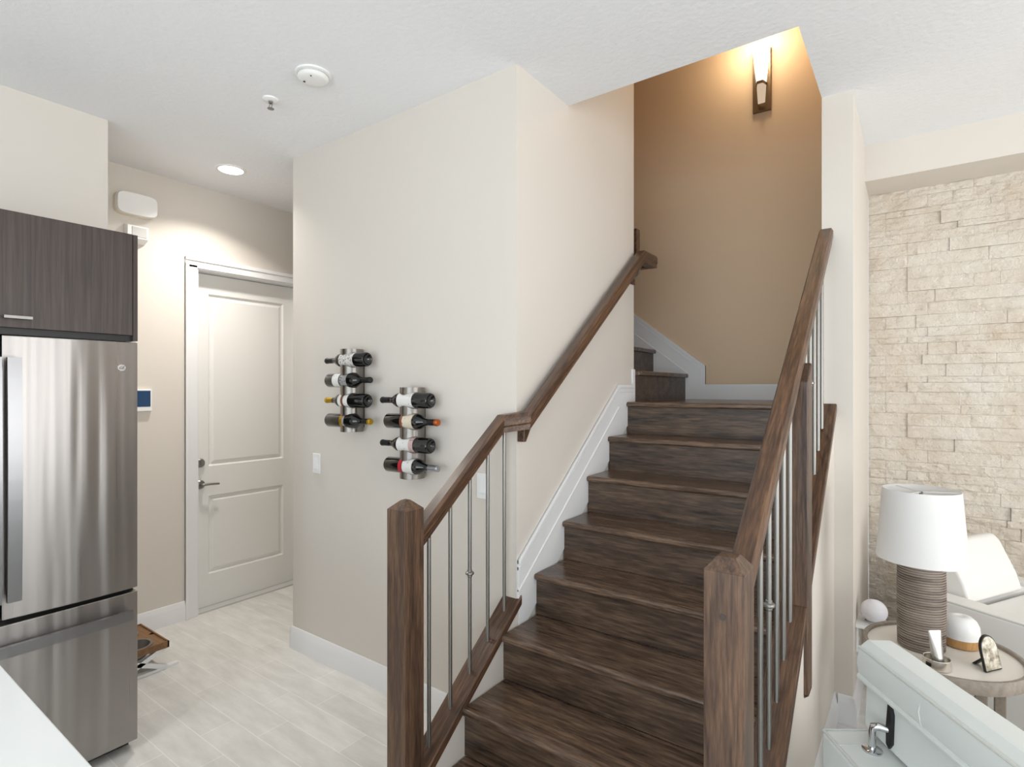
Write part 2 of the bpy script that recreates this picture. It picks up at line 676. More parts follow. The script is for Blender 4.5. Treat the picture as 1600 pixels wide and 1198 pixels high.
# lever handle and deadbolt
h = MB()
h.lathe([(0, 0), (.032, 0), (.032, .008), (.026, .014), (.012, .016), (.012, .045), (0, .045)], (-4.166, 1.905, .905), 'x', 24)
h.tube([(-4.126, 1.905, .905), (-4.118, 1.92, .907), (-4.118, 1.96, .906), (-4.120, 2.02, .901)], [.010, .010, .008, .007], 10)
build('lever_handle', h, M['nickel'], door)
h = MB()
h.lathe([(0, 0), (.032, 0), (.032, .010), (.026, .018), (0, .018)], (-4.166, 1.905, 1.06), 'x', 24)
h.box(-4.150, -4.136, 1.900, 1.910, 1.045, 1.075)
build('deadbolt', h, M['nickel'], door)
# casing and jamb
j = MB()
j.box(-4.20, -4.075, 1.835, 1.855, 0, 2.45)
j.box(-4.20, -4.075, 2.667, 2.687, 0, 2.45)
j.box(-4.20, -4.075, 1.835, 2.687, 2.43, 2.45)
for (ya, yb) in ((1.765, 1.845), (2.677, 2.757)):
    j.box(-4.08, -4.066, ya, yb, 0, 2.46)
    yo = ya if ya < 2 else yb - .022
    j.box(-4.08, -4.058, yo, yo + .022, 0, 2.47)
j.box(-4.08, -4.066, 1.765, 2.757, 2.44, 2.51)
j.box(-4.08, -4.058, 1.765, 2.757, 2.488, 2.515)
build('door_casing', j, M['trim'], door, bevel=.003)
build('threshold', MB().box(-4.21, -4.085, 1.856, 2.666, 0, .011), M['greyplastic'], door)

# ---- knee walls under the balustrades
CAPT = .034
XL0, XL1 = -1.478, -1.402
XR0, XR1 = -.393, -.317


def kz(y):
    return nos(y) + .010 - CAPT * 1.25


struct('wall_knee_left', MB().prism([(1.36, 0), (YW, 0), (YW, kz(YW)), (1.36, kz(1.36))], XL0, XL1, 'x'), M['wall'], smooth=False)
struct('wall_knee_right', MB().prism([(1.36, 0), (3.083, 0), (3.083, kz(3.083)), (1.36, kz(1.36))], XR0, XR1, 'x'), M['wall'], smooth=False)

# ------------------------------------------------------------------ the staircase
st = thing('staircase', 'dark brown wooden staircase rising to a landing and turning left', 'staircase', (-.9, 1.36, 0))
TX0, TX1 = -1.402, -.393
for k in range(1, 9):
    yk = 3.084 - (8 - k) * RUN
    zt = k * RISE
    t_ = MB()
    y_back = yk + RUN + .03 if k < 8 else YB
    t_.box(TX0, TX1 if k < 8 else XR, yk, y_back, zt - .030, zt)
    build('tread' if k < 8 else 'landing', t_, M['tread'], st, bevel=.012, seg=4)
    build('riser', MB().box(TX0, TX1, yk + .024, yk + .040, (k - 1) * RISE, zt - .029), M['riser'], st)
for k in range(1, 6):
    xk = -1.372 - .25 * (k - 1)
    zt = (8 + k) * RISE
    build('tread', MB().box(xk - .28, xk, YE, YB - .018, zt - .03, zt), M['tread'], st, bevel=.009, seg=3)
    build('riser', MB().box(xk - .041, xk - .025, YE, YB - .018, zt - RISE, zt - .029), M['riser'], st)


def band(mb, pts, up, out0, out1, plane, pos, sgn):
    """strip along a polyline of (along, z): height up, standing out from a wall plane"""
    for (a0, z0), (a1, z1) in zip(pts, pts[1:]):
        poly = [(a0, z0 - up), (a1, z1 - up), (a1, z1), (a0, z0)]
        lo, hi = pos + sgn * out0, pos + sgn * out1
        mb.prism(poly, min(lo, hi), max(lo, hi), plane)


# skirt along the left stair wall
sk = MB()
top = [(YW + .002, nos(YW) + .180), (2.984, nos(2.984) + .180), (3.19, nos(2.984) + .180)]
out = [(YW + .002, nos(YW) - .16)] + [(3.1, nos(3.1) - .16), (3.22, nos(3.1) - .16), (3.22, 1.715), (3.185, 1.715), (3.185, top[1][1]), top[1], top[0]]
sk.prism(out, XS - .001, XS + .010, 'x')
band(sk, top, .020, 0, .020, 'x', XS, 1)
band(sk, [(a, z - .030) for a, z in top], .016, 0, .015, 'x', XS, 1)
band(sk, [(a, z - .130) for a, z in top[:2]], .010, 0, .015, 'x', XS, 1)
build('skirt_board', sk, M['trim'], st, bevel=.002)
# skirt along the back wall
sk = MB()
Z8 = 8 * RISE
sl = RISE / .25
bt_ = [(XR, Z8 + .110), (-1.250, Z8 + .110), (-1.250, 1.765), (-2.4, 1.765 + 1.15 * sl)]
sk.prism([(XR, Z8 - .02), (-1.40, Z8 - .02), (-2.4, Z8 + 1.0 * sl - .02), bt_[3], bt_[2], bt_[1], bt_[0]], YB - .012, YB + .001, 'y')
sk.prism([(XR, Z8 + .092), (-1.268, Z8 + .092), (-1.268, 1.752), (-2.4, 1.765 + 1.15 * sl - .022), bt_[3], bt_[2], bt_[1], bt_[0]], YB - .020, YB, 'y')
sk.prism([(XR, Z8 + .070), (-1.290, Z8 + .070), (-1.290, 1.735), (-2.4, 1.765 + 1.15 * sl - .047), (-2.4, 1.765 + 1.15 * sl - .033), (-1.277, 1.744), (-1.277, Z8 + .083), (XR, Z8 + .083)], YB - .016, YB, 'y')
sk.prism([(-1.38, 1.70), (-2.4, 1.70 + 1.02 * sl), (-2.4, 1.71 + 1.02 * sl), (-1.38, 1.71)], YB - .016, YB, 'y')
build('skirt_board', sk, M['trim'], st)

# ------------------------------------------------------------------ balustrades
RAILP = [(-.026, 0), (.026, 0), (.026, .022), (.031, .030), (.031, .060), (.023, .075), (-.023, .075), (-.031, .060), (-.031, .030), (-.026, .022)]
RB = .797


def newel(mb, x0, x1, y0, y1, z0, z1, q=.012):
    mb.box(x0, x1, y0, y1, z0, z1)
    cx, cy = (x0 + x1) / 2, (y0 + y1) / 2
    zt = z1 + .030
    vs = [(x0, y0, z1), (x1, y0, z1), (x1, y1, z1), (x0, y1, z1), (cx - q, cy - q, zt), (cx + q, cy - q, zt), (cx + q, cy + q, zt), (cx - q, cy + q, zt)]
    mb.add(vs, [(0, 1, 5, 4), (1, 2, 6, 5), (2, 3, 7, 6), (3, 0, 4, 7), (4, 5, 6, 7)])
    return mb


def baluster(par, x, y, knob=None):
    z0, z1 = nos(y) + .002, nos(y) + RB + .01
    o = build('baluster', MB().tube([(x, y, z0), (x, y, z1)], .0076, 14), M['nickel'], par)
    if knob:
        build('knuckle', MB().lathe([(.0076, -.016), (.010, -.013), (.010, -.008), (.0165, -.004), (.0175, 0), (.0165, .004), (.010, .008), (.010, .013), (.0076, .016)], (x, y, knob), n=18), M['nickel'], o)
    return o


def cap(y0, y1, x0, x1):
    mb = MB()
    T = CAPT * 1.25
    for_top = nos
    mb.prism([(y0, nos(y0) + .010 - T), (y1, nos(y1) + .010 - T), (y1, nos(y1) + .010), (y0, nos(y0) + .010)], x0, x1, 'x')
    return mb


YN0, YN1 = 1.302, 1.392
# left
bl = thing('stair_balustrade', 'left stair balustrade whose handrail bends onto the wall, beside the wine bottles', 'balustrade', (-1.44, 1.347, 0))
build('newel_post', newel(MB(), -1.485, -1.395, YN0, YN1, 0, 1.180), M['newel'], bl, bevel=.002)
build('base_rail', cap(YN1, 1.992, -1.487, -1.393), M['railw'], bl, bevel=.005)
for i in range(5):
    baluster(bl, -1.44, 1.462 + .115 * i, .86 if i == 2 else None)
zb = lambda y: nos(y) + RB
WR = lambda y: 1.415 + .758 * (y - 1.953)
XRAIL = -1.358
path = [(-1.44, YN1 - .002, zb(YN1)), (-1.44, 1.895, WR(1.945)), (XRAIL, 1.975, WR(1.965)), (XRAIL, 3.205, WR(3.205)), (XRAIL, 3.40, WR(3.205))]
build('handrail', MB().rail(path, RAILP), M['railw'], bl, angle=30)
# return of the rail round the wall's end and the rise to the upper flight
g = MB()
zr = WR(3.205)
g.rail([(XRAIL - .031, 3.372, zr), (-1.50, 3.372, zr)], [(a * .95, b_) for a, b_ in RAILP])
g.box(-1.520, -1.447, 3.345, 3.400, zr, zr + .26)
g.prism([(-1.53, zr + .19), (-2.3, zr + .19 + .77 * .758), (-2.3, zr + .26 + .77 * .758), (-1.53, zr + .26)], 3.345, 3.400, 'y')
build('rail_return', g, M['railw'], bl)
build('rosette', MB().prism([(1.976, 1.365), (1.992, 1.365), (2.105, WR(2.105) + .01), (1.976, WR(1.976) + .01)], XS, -1.372, 'x'), M['railw'], bl, bevel=.003)
g = MB()
g.tube([(XS + .012, 3.19, 2.285), (XS + .03, 3.19, 2.287), (XS + .047, 3.19, 2.305), (XRAIL, 3.19, 2.35)], .006, 10)
g.lathe([(0, 0), (.02, 0), (.02, .006), (0, .008)], (XS + .012, 3.19, 2.285), 'x', 18)
bk = build('rail_bracket', g, M['nickel'], bl)
build('wood_block', MB().box(XS, XS + .012, 3.165, 3.215, 2.235, 2.33), M['railw'], bk, bevel=.003)

# right
br_ = thing('stair_balustrade', 'right stair balustrade running straight up to the white pillar, beside the sofa', 'balustrade', (-.352, 1.347, 0))
nw = build('newel_post', newel(MB(), -.398, -.307, YN0, YN1, 0, 1.180, .021), M['newel'], br_, bevel=.002)
build('wood_plug', MB().lathe([(0, .0), (.0075, .0), (.0075, .0015), (0, .0015)], (-.3545, YN0 - .0012, 1.078), 'y', 16), M['lam'], nw)
build('base_rail', cap(YN1, 2.176, -.400, -.305), M['railw'], br_, bevel=.005)
build('base_rail', cap(2.264, 3.083, -.400, -.305), M['railw'], br_, bevel=.005)
for i in range(7):
    baluster(br_, -.352, 1.441 + .1138 * i, .955 if i == 3 else None)
for i in range(6):
    baluster(br_, -.352, 2.34 + .1195 * i, 1.62 if i == 2 else None)
pm = MB()
pz = lambda y: nos(y) + RB + .004
pm.prism([(2.175, .52), (2.265, .52), (2.265, pz(2.265)), (2.175, pz(2.175))], -.397, -.302, 'x')
pm.add([(-.397, 2.175, .52), (-.302, 2.175, .52), (-.302, 2.265, .52), (-.397, 2.265, .52),
        (-.372, 2.2, .49), (-.327, 2.2, .49), (-.327, 2.24, .49), (-.372, 2.24, .49)],
       [(0, 1, 5, 4), (1, 2, 6, 5), (2, 3, 7, 6), (3, 0, 4, 7), (4, 5, 6, 7)])
build('middle_post', pm, M['newel'], br_, bevel=.006)
build('handrail', MB().rail([(-.352, YN1 - .004, nos(YN1) + RB + .012), (-.352, 3.083, nos(3.083) + RB - .012)], RAILP), M['railw'], br_, angle=30)

# ------------------------------------------------------------------ kitchen: refrigerator, cabinet, island
FX = -2.77
fr = thing('refrigerator', 'stainless steel french door refrigerator with bottom freezer, at the left edge', 'refrigerator', (-3.1, .555, 0))
build('cabinet_body', MB().box(-3.44, -2.835, .098, 1.010, .03, 1.785), mat('fridge_side', srgb(70, 70, 72), .4, .3), fr, bevel=.004)
build('plinth', MB().box(-3.40, -2.86, .11, 1.0, 0, .05), M['black'], fr)


def bowed(y0, y1, z0, z1, sag=.010):
    """slightly convex door front"""
    mb = MB()
    n = 10
    prof = [(-2.830, y0)]
    for i in range(n + 1):
        u = i / n
        prof.append((FX - sag * (2 * u - 1) ** 2, y0 + (y1 - y0) * u))
    prof.append((-2.830, y1))
    mb.prism(prof, z0, z1, 'z')
    return mb


for (a, b_, hy) in ((.5565, 1.008, .582), (.100, .5505, .525)):
    d = build('door', bowed(a, b_, .722, 1.800), M['steel'], fr, bevel=.004)
    hm = MB()
    z0_, z1_ = .80, 1.715
    sec = []
    for i in range(13):
        u = i / 12
        zz = z0_ + (z1_ - z0_) * u
        bow = .048 + .010 * (1 - (2 * u - 1) ** 2)
        sec.append((FX + bow, zz))
    for i in range(12):
        (xa, za), (xb, zb_) = sec[i], sec[i + 1]
        w_ = .021
        hm.add([(xa, hy - w_, za), (xa, hy + w_, za), (xa - .02, hy + w_, za), (xa - .02, hy - w_, za),
                (xb, hy - w_, zb_), (xb, hy + w_, zb_), (xb - .02, hy + w_, zb_), (xb - .02, hy - w_, zb_)],
               [(0, 1, 5, 4), (1, 2, 6, 5), (2, 3, 7, 6), (3, 0, 4, 7)] + ([(0, 3, 2, 1)] if i == 0 else []) + ([(4, 5, 6, 7)] if i == 11 else []))
    for zz in (.825, 1.69):
        hm.box(FX - .012, FX + .035, hy - .011, hy + .011, zz - .018, zz + .018)
    build('handle', hm, M['handle'], d, angle=40)
    if a > .5:
        # round emblem with a monogram
        e = build('emblem', MB().lathe([(0, -.004), (.0155, -.004), (.0155, .0015), (.0135, .0025), (.0135, .0012), (0, .0012)], (FX - .0055, .945, 1.687), 'x', 28), M['chrome'], d)
        cu = bpy.data.curves.new('mono', 'FONT')
        cu.body = 'GE'
        cu.size = .017
        cu.extrude = .0006
        cu.shear = .3
        cu.align_x, cu.align_y = 'CENTER', 'CENTER'
        to = bpy.data.objects.new('mono', cu)
        COL.objects.link(to)
        dg = bpy.context.evaluated_depsgraph_get()
        me = bpy.data.meshes.new_from_object(to.evaluated_get(dg))
        bpy.data.objects.remove(to)
        me.materials.clear()
        me.materials.append(M['black'])
        lo = bpy.data.objects.new('emblem_letters', me)
        COL.objects.link(lo)
        lo.parent = d
        lo.rotation_euler = (PI / 2, 0, PI / 2)
        lo.location = Vector((FX - .0042, .945, 1.687)) - wpos(d)
dw = build('freezer_drawer', bowed(.100, 1.008, .050, .706), M['steel'], fr, bevel=.004)
hm = MB()
pts = []
for i in range(17):
    u = i / 16
    pts.append((FX + .046 + .010 * (1 - (2 * u - 1) ** 2), .135 + (.973 - .135) * u))
for (xa, ya), (xb, yb) in zip(pts, pts[1:]):
    hm.add([(xa, ya, .600), (xa, ya, .640), (xa - .02, ya, .640), (xa - .02, ya, .600), (xb, yb, .600), (xb, yb, .640), (xb - .02, yb, .640), (xb - .02, yb, .600)],
           [(0, 1, 5, 4), (1, 2, 6, 5), (2, 3, 7, 6), (3, 0, 4, 7), (0, 3, 2, 1), (4, 5, 6, 7)])
for yy in (.155, .953):
    hm.box(FX - .012, FX + .032, yy - .018, yy + .018, .610, .630)
build('handle', hm, M['handle'], dw, angle=40)

cb = thing('wall_cabinet', 'dark brown laminate cabinet above the refrigerator', 'cabinet', (-3.1, .55, 1.81))
cm = MB()
cm.box(-3.455, -2.80, .997, 1.015, 1.808, 2.278)
cm.box(-3.455, -2.80, .085, .103, 1.808, 2.278)
cm.box(-3.455, -2.815, .103, .997, 2.255, 2.278)
cm.box(-3.455, -2.83, .103, .997, 1.846, 1.866)
cm.box(-3.455, -3.44, .103, .997, 1.846, 2.278)
build('carcass', cm, M['lam'], cb)
for (a, b_) in ((.548, .995), (.105, .545)):
    if a > .5:
        build('gap_shade_strip', MB().box(-2.84, -2.822, .103, .997, 1.806, 1.846), M['black'], cb)  # black strip standing in for the shade in the open gap above the refrigerator
    d = build('door', MB().box(-2.818, -2.799, a, b_, 1.832, 2.279), M['lam'], cb, bevel=.0015)
    hy0, hy1 = ((.50, .645) if a > .5 else (.40, .535))
    hy0 = max(hy0, a + .012)
    h = MB()
    h.box(-2.775, -2.763, hy0, hy1, 1.864, 1.876)
    for yy in (hy0 + .015, hy1 - .015):
        h.box(-2.80, -2.766, yy - .004, yy + .004, 1.866, 1.874)
    build('handle', h, M['nickel'], d, bevel=.001)

il = thing('kitchen_island', 'white topped kitchen island at the lower left corner', 'island', (-1.4, -.1, 0))
build('countertop', MB().box(-2.02, -.78, -.75, .363, .885, .92), M['quartz'], il, bevel=.004)
build('base_cabinet', MB().box(-1.98, -.82, -.70, .31, 0, .884), M['lam'], il)

# ------------------------------------------------------------------ wine racks and bottles
def rack(x, ztop, zbot, zs, label):
    r0, r1 = .0605, .0575
    yc = YW - .0615
    tb = MB().lathe([(r1, zbot), (r0, zbot), (r0, ztop), (r1, ztop), (r1, zbot)], (x, yc, 0), n=72)
    cut = MB()
    for zc in zs:
        cut.lathe([(0, -.1), (.0405, -.1), (.0405, .1), (0, .1)], (x, yc - .030, zc), 'x', 48)
    root = thing('wine_rack', label, 'wine rack', (x, yc, zbot), 0, 'steel wine racks on the wall')
    a = build('tmp_tube', tb, M['racksteel'], smooth=False)
    b_ = build('tmp_cut', cut, M['racksteel'], smooth=False)
    bo = a.modifiers.new('bool', 'BOOLEAN')
    bo.operation, bo.object, bo.solver = 'DIFFERENCE', b_, 'EXACT'
    dg = bpy.context.evaluated_depsgraph_get()
    me = bpy.data.meshes.new_from_object(a.evaluated_get(dg))
    bpy.data.objects.remove(a)
    bpy.data.objects.remove(b_)
    me.transform(Matrix.Translation(-Vector((x, yc, zbot))))
    for p_ in me.polygons:
        p_.use_smooth = True
    me.set_sharp_from_angle(angle=math.radians(30))
    o = bpy.data.objects.new('tube_holder', me)
    COL.objects.link(o)
    o.parent = root
    bp = MB().box(x - .03, x + .03, YW - .005, YW, zbot + .02, ztop - .02)
    build('mounting_plate', bp, M['racksteel'], root)
    return yc - .030


BR = .0372


def bottle(x, y, z, neck_left, label_txt, label_bands, capsule, grp):
    root = thing('wine_bottle', label_txt, 'wine bottle', (x, y, z), (PI + .06) if neck_left else .06, grp)
    prof = [(0, -.140), (.022, -.150), (.030, -.160), (.0345, -.160), (BR, -.155), (BR, .030), (.0355, .045), (.030, .060), (.0205, .076), (.0155, .090), (.0142, .105), (.0140, .150), (.0155, .151), (.0155, .158), (.013, .162), (0, .162)]
    build('bottle_body', MB().lathe(prof, axis='x', n=40), M['glass_dark'], root, local=True, angle=50)
    for (a, b_, mk) in label_bands:
        build('label', MB().lathe([(BR - .0005, a), (BR + .0006, a), (BR + .0006, b_), (BR - .0005, b_)], axis='x', n=40), M[mk], root, local=True)
    neck = 'foil_black' if capsule in ('gold', 'copper') and not neck_left else capsule
    if neck != capsule:
        build('cork_cap', MB().lathe([(.0158, .144), (.0158, .150), (.0168, .151), (.0168, .159), (.0145, .1638), (0, .1638)], axis='x', n=28), M[capsule], root, local=True)
    build('capsule', MB().lathe([(.0150, .104), (.0150, .150), (.0163, .151), (.0163, .159), (.014, .163), (0, .163)], axis='x', n=28), M[neck], root, local=True)
    return root


z1s = [1.749, 1.641, 1.533, 1.425]
z2s = [1.540, 1.438, 1.326, 1.222]
y1 = rack(-2.459, 1.808, 1.366, z1s, 'brushed steel wine rack tube nearer the white door')
y2 = rack(-1.995, 1.603, 1.160, z2s, 'brushed steel wine rack tube nearer the stairs')
G1, G2 = 'wine bottles in the rack nearer the door', 'wine bottles in the rack nearer the stairs'
bottle(-2.466, y1, z1s[0], True, 'top wine bottle of the rack nearer the door, patterned white label', [(-.085, .022, 'paper_art')], 'foil_black', G1)
bottle(-2.440, y1, z1s[1], False, 'second wine bottle down nearer the door, black neck pointing right', [(-.098, -.048, 'paper'), (-.040, .012, 'paper_grey')], 'foil_black', G1)
bottle(-2.466, y1, z1s[2], True, 'wine bottle with gold neck pointing left and a brown banded label', [(-.045, -.012, 'paper'), (-.012, .006, 'brownband'), (.006, .03, 'paper')], 'gold', G1)
bottle(-2.440, y1, z1s[3], False, 'bottom wine bottle nearer the door, gold neck pointing right', [(-.042, -.020, 'gold'), (-.020, -.006, 'paper_grey')], 'gold', G1)
bottle(-2.009, y2, z2s[0], True, 'top wine bottle of the rack nearer the stairs, plain white label', [(-.068, .028, 'paper')], 'foil_black', G2)
bottle(-1.963, y2, z2s[1], False, 'wine bottle with copper orange neck tip and cream label', [(-.052, -.036, 'brownband'), (-.036, .026, 'paper_cream')], 'copper', G2)
bottle(-2.009, y2, z2s[2], True, 'wine bottle with a pinkish band beside its white label, neck left', [(-.076, -.048, 'pinkband'), (-.048, .030, 'paper')], 'foil_black', G2)
bottle(-1.963, y2, z2s[3], False, 'wine bottle with silver neck, white label and red band', [(-.062, -.040, 'red'), (-.036, .026, 'paper')], 'silver', G2)

# ------------------------------------------------------------------ small wall and ceiling fittings
def switch(x, z, label, two=False, w_=.036):
    root = thing('light_switch', label, 'switch', (x, YW, z), 0)
    build('plate', MB().box(x - w_, x + w_, YW - .006, YW, z - .058, z + .058), M['plastic'], root, bevel=.002)
    xs = (x - .023, x + .023) if two else (x,)
    for xx in xs:
        build('rocker', MB().prism([(YW - .006, z - .033), (YW - .012, z - .03), (YW - .007, z + .033), (YW - .006, z + .033)], xx - .016, xx + .016, 'x'), M['plastic'], root)


switch(-2.86, 1.155, 'white light switch on the wall left of the wine racks')
switch(-1.595, 1.152, 'white light switch seen through the left stair balusters', False, .036)

al = thing('control_panel', 'wall control panel with blue screen beside the refrigerator', 'control panel', (-4.08, 1.50, 1.52))
build('frame', MB().box(-4.08, -4.058, 1.43, 1.556, 1.448, 1.592), M['plastic'], al, bevel=.004)
build('screen', MB().box(-4.059, -4.0565, 1.442, 1.545, 1.478, 1.582), mat('screen_blue', srgb(28, 66, 104), .2), al)

ch = thing('door_chime', 'white rounded door chime box high on the hall wall', 'door chime', (-4.08, 1.458, 2.77))
pts = []
for i in range(24):
    a = 2 * PI * i / 24
    c_, s_ = math.cos(a), math.sin(a)
    pts.append((1.458 + .118 * abs(c_) ** .45 * (1 if c_ > 0 else -1), 2.772 + .072 * abs(s_) ** .45 * (1 if s_ > 0 else -1)))
build('back_plate', MB().prism(pts, -4.08, -4.035, 'x'), mat('chime_cream', srgb(222, 214, 198), .5), ch)
pts2 = [(1.458 + (a - 1.458) * .97, 2.772 + (b_ - 2.772) * .97) for a, b_ in pts]
build('cover', MB().prism(pts2, -4.036, -4.012, 'x'), M['plastic'], ch, bevel=.006)

sn = thing('motion_sensor', 'small white motion sensor below the chime, behind the dark cabinet', 'sensor', (-4.08, 1.46, 2.58))
build('housing', MB().prism([(-4.08, 2.53), (-4.02, 2.555), (-4.02, 2.635), (-4.08, 2.65)], 1.40, 1.52, 'y'), M['plastic'], sn, bevel=.004)
build('lens', MB().box(-4.022, -4.0165, 1.425, 1.51, 2.565, 2.628), M['greyplastic'], sn, bevel=.003)

sd = thing('smoke_detector', 'round white smoke detector on the ceiling', 'smoke detector', (-2.2, 1.497, CE))
build('base_ring', MB().lathe([(0, 0), (.078, 0), (.078, -.007), (.070, -.010), (0, -.010)], (-2.2, 1.497, CE), n=40), M['plastic'], sd)
build('body', MB().lathe([(.066, -.010), (.068, -.018), (.062, -.026), (.052, -.030), (.030, -.032), (0, -.032)], (-2.2, 1.497, CE), n=40), M['plastic'], sd)
build('grille', MB().lathe([(.0670, -.012), (.0690, -.012), (.0690, -.015), (.0670, -.015)], (-2.2, 1.497, CE), n=40), M['greyplastic'], sd)
build('button', MB().lathe([(0, -.0305), (.005, -.0305), (.005, -.0335), (0, -.0335)], (-2.235, 1.475, CE), n=14), M['black'], sd)
build('indicator', MB().lathe([(0, -.0305), (.003, -.0305), (.003, -.033), (0, -.033)], (-2.17, 1.465, CE), n=14), M['black'], sd)

sp = thing('fire_sprinkler', 'small fire sprinkler head on the ceiling', 'sprinkler', (-2.56, 1.504, CE))
build('escutcheon', MB().lathe([(0, 0), (.038, 0), (.036, -.006), (.022, -.012), (.014, -.012), (0, -.012)], (-2.56, 1.504, CE), n=28), M['plastic'], sp)
g = MB()
g.lathe([(0, -.01), (.010, -.01), (.010, -.022), (.006, -.024), (0, -.024)], (-2.56, 1.504, CE), n=16)
for s in (-1, 1):
    g.tube([(-2.56 + s * .009, 1.504, CE - .02), (-2.56 + s * .013, 1.504, CE - .032), (-2.56 + s * .004, 1.504, CE - .046)], .0022, 8)
g.lathe([(0, -.044), (.016, -.046), (.016, -.0475), (0, -.0475)], (-2.56, 1.504, CE), n=16)
build('sprinkler_head', g, M['nickel'], sp)

LED = emis('led_lens', (1, .95, .87, 1), 9)


def can_light(x, y, watts, label):
    root = thing('ceiling_light', label, 'ceiling light', (x, y, CE))
    build('trim_ring', MB().lathe([(.072, 0), (.092, 0), (.090, -.004), (.074, -.006), (.072, 0)], (x, y, CE), n=40), M['plastic'], root)
    build('lens', MB().lathe([(0, -.001), (.072, -.001), (.072, -.003), (0, -.003)], (x, y, CE), n=40), LED, root)
    d = bpy.data.lights.new('led', 'AREA')
    d.shape, d.size, d.energy, d.color = 'DISK', .12, watts, (1, .95, .88)
    d.spread = math.radians(125)
    o = bpy.data.objects.new('led', d)
    COL.objects.link(o)
    o.parent = root
    o.location = (0, 0, -.012)


can_light(-3.594, 1.837, 11, 'round recessed ceiling light in the hall by the white door')
can_light(-1.5, -1.5, 16, 'added unseen round ceiling light over the kitchen island, for brightness')  # added behind the camera to brighten floor, walls and refrigerator
can_light(-.4, -1.9, 14, 'added unseen round ceiling light in the middle of the room, for brightness')  # second added light, out of view, for overall brightness

# sconce on the stairwell's back wall
SX, SZ0, SZ1 = -.862, 3.52, 3.955
sc = thing('wall_sconce', 'lit wall sconce with tapered glass shade high above the landing', 'wall lamp', (SX, YB, 3.52))
bp = MB()
bp.box(SX - .058, SX + .058, YB - .022, YB, SZ0, SZ1)
build('back_plate', bp, M['bronze'], sc, bevel=.002)
gl = MB()


def frus(mb, zb0, wb, db, zt0, wt, dt):
    ya = YB - .024
    q = .55
    lo = [(SX - wb, ya), (SX - wb * q, ya - db), (SX + wb * q, ya - db), (SX + wb, ya)]
    hi = [(SX - wt, ya), (SX - wt * q, ya - dt), (SX + wt * q, ya - dt), (SX + wt, ya)]
    mb.add([(x, y, zb0) for x, y in lo] + [(x, y, zt0) for x, y in hi], [(0, 1, 5, 4), (1, 2, 6, 5), (2, 3, 7, 6), (3, 0, 4, 7), (0, 3, 2, 1), (4, 5, 6, 7)])


frus(gl, 3.705, .033, .052, 3.948, .060, .090)
build('glass_shade', gl, emis('lit_glass', (1, .84, .64, 1), 1.5), sc, bevel=.003)
gl = MB()
frus(gl, 3.572, .024, .034, 3.692, .032, .048)
build('lower_glass', gl, emis('lit_glass_low', (1, .76, .54, 1), .5), sc, bevel=.003)
bd = MB()
frus(bd, 3.690, .036, .055, 3.706, .037, .057)
build('metal_band', bd, M['bronze'], sc)
d = bpy.data.lights.new('sconce_bulb', 'POINT')
d.energy, d.color, d.shadow_soft_size = 8.5, (1, .78, .53), .07
o = bpy.data.objects.new('sconce_bulb', d)
COL.objects.link(o)
o.parent = sc
o.location = (0, -.19, .46)

# ------------------------------------------------------------------ pet feeder
pf = thing('pet_feeder', 'low brown wooden pet feeder stand on the floor behind the refrigerator', 'pet feeder', (-3.645, 1.27, 0))
tr_ = MB()
fx0, fx1, fy0, fy1 = -3.84, -3.45, 1.135, 1.41
holes = [(-3.745, 1.272), (-3.545, 1.272)]
n = 24
for cx in (holes[0], holes[1]):
    bx0, bx1 = (fx0, -3.645) if cx is holes[0] else (-3.645, fx1)
    ring, outer = [], []
    for i in range(n):
        a = 2 * PI * i / n
        c_, s_ = math.cos(a), math.sin(a)
        ring.append((cx[0] + .078 * c_, cx[1] + .078 * s_))
        k = min((bx1 - cx[0]) / c_ if c_ > 1e-6 else 9, (bx0 - cx[0]) / c_ if c_ < -1e-6 else 9, (fy1 - cx[1]) / s_ if s_ > 1e-6 else 9, (fy0 - cx[1]) / s_ if s_ < -1e-6 else 9)
        outer.append((cx[0] + k * c_, cx[1] + k * s_))
    vs = [(x, y, .15) for x, y in ring] + [(x, y, .15) for x, y in outer] + [(x, y, .132) for x, y in ring] + [(x, y, .132) for x, y in outer]
    fs = []
    for i in range(n):
        j = (i + 1) % n
        fs += [(i, j, n + j, n + i), (2 * n + i, 3 * n + i, 3 * n + j, 2 * n + j), (i, 2 * n + i, 2 * n + j, j)]
    tr_.add(vs, fs)
tr_.box(fx0, fx1, fy1 - .008, fy1, .120, .156)
tr_.box(fx0, fx1, fy0, fy0 + .008, .120, .156)
tr_.box(fx1 - .008, fx1, fy0, fy1, .120, .156)
tr_.box(fx0, fx0 + .008, fy0, fy1, .120, .156)
build('wood_tray', tr_, M['feederwood'], pf, smooth=False)
for xx in (-3.47, -3.82):
    lg = MB()
    for (ya, yb) in ((fy0 + .01, fy1 - .02), (fy1 - .02, fy0 + .01)):
        vs_ = []
        lg.prism([(ya - .030, .012), (ya + .030, .012), (yb + .030, .122), (yb - .030, .122)], xx - .012, xx + .012, 'x')
    lg.box(xx - .016, xx + .016, fy0, fy1 + .05, 0, .014)
    build('crossed_legs', lg, M['plastic'], pf)
for i, (cx, lab) in enumerate(zip(holes, ('steel pet bowl set in the feeder tray on the door side', 'steel pet bowl set in the feeder tray on the stair side'))):
    bw = MB().lathe([(0, .082), (.045, .082), (.066, .10), (.074, .150), (.086, .152), (.086, .155), (.072, .155), (.062, .105), (.044, .087), (0, .087)], (cx[0], cx[1], 0), n=32)
    tag(build('pet_bowl', bw, M['nickel']), lab, 'pet bowl', 'bowls of the pet feeder')

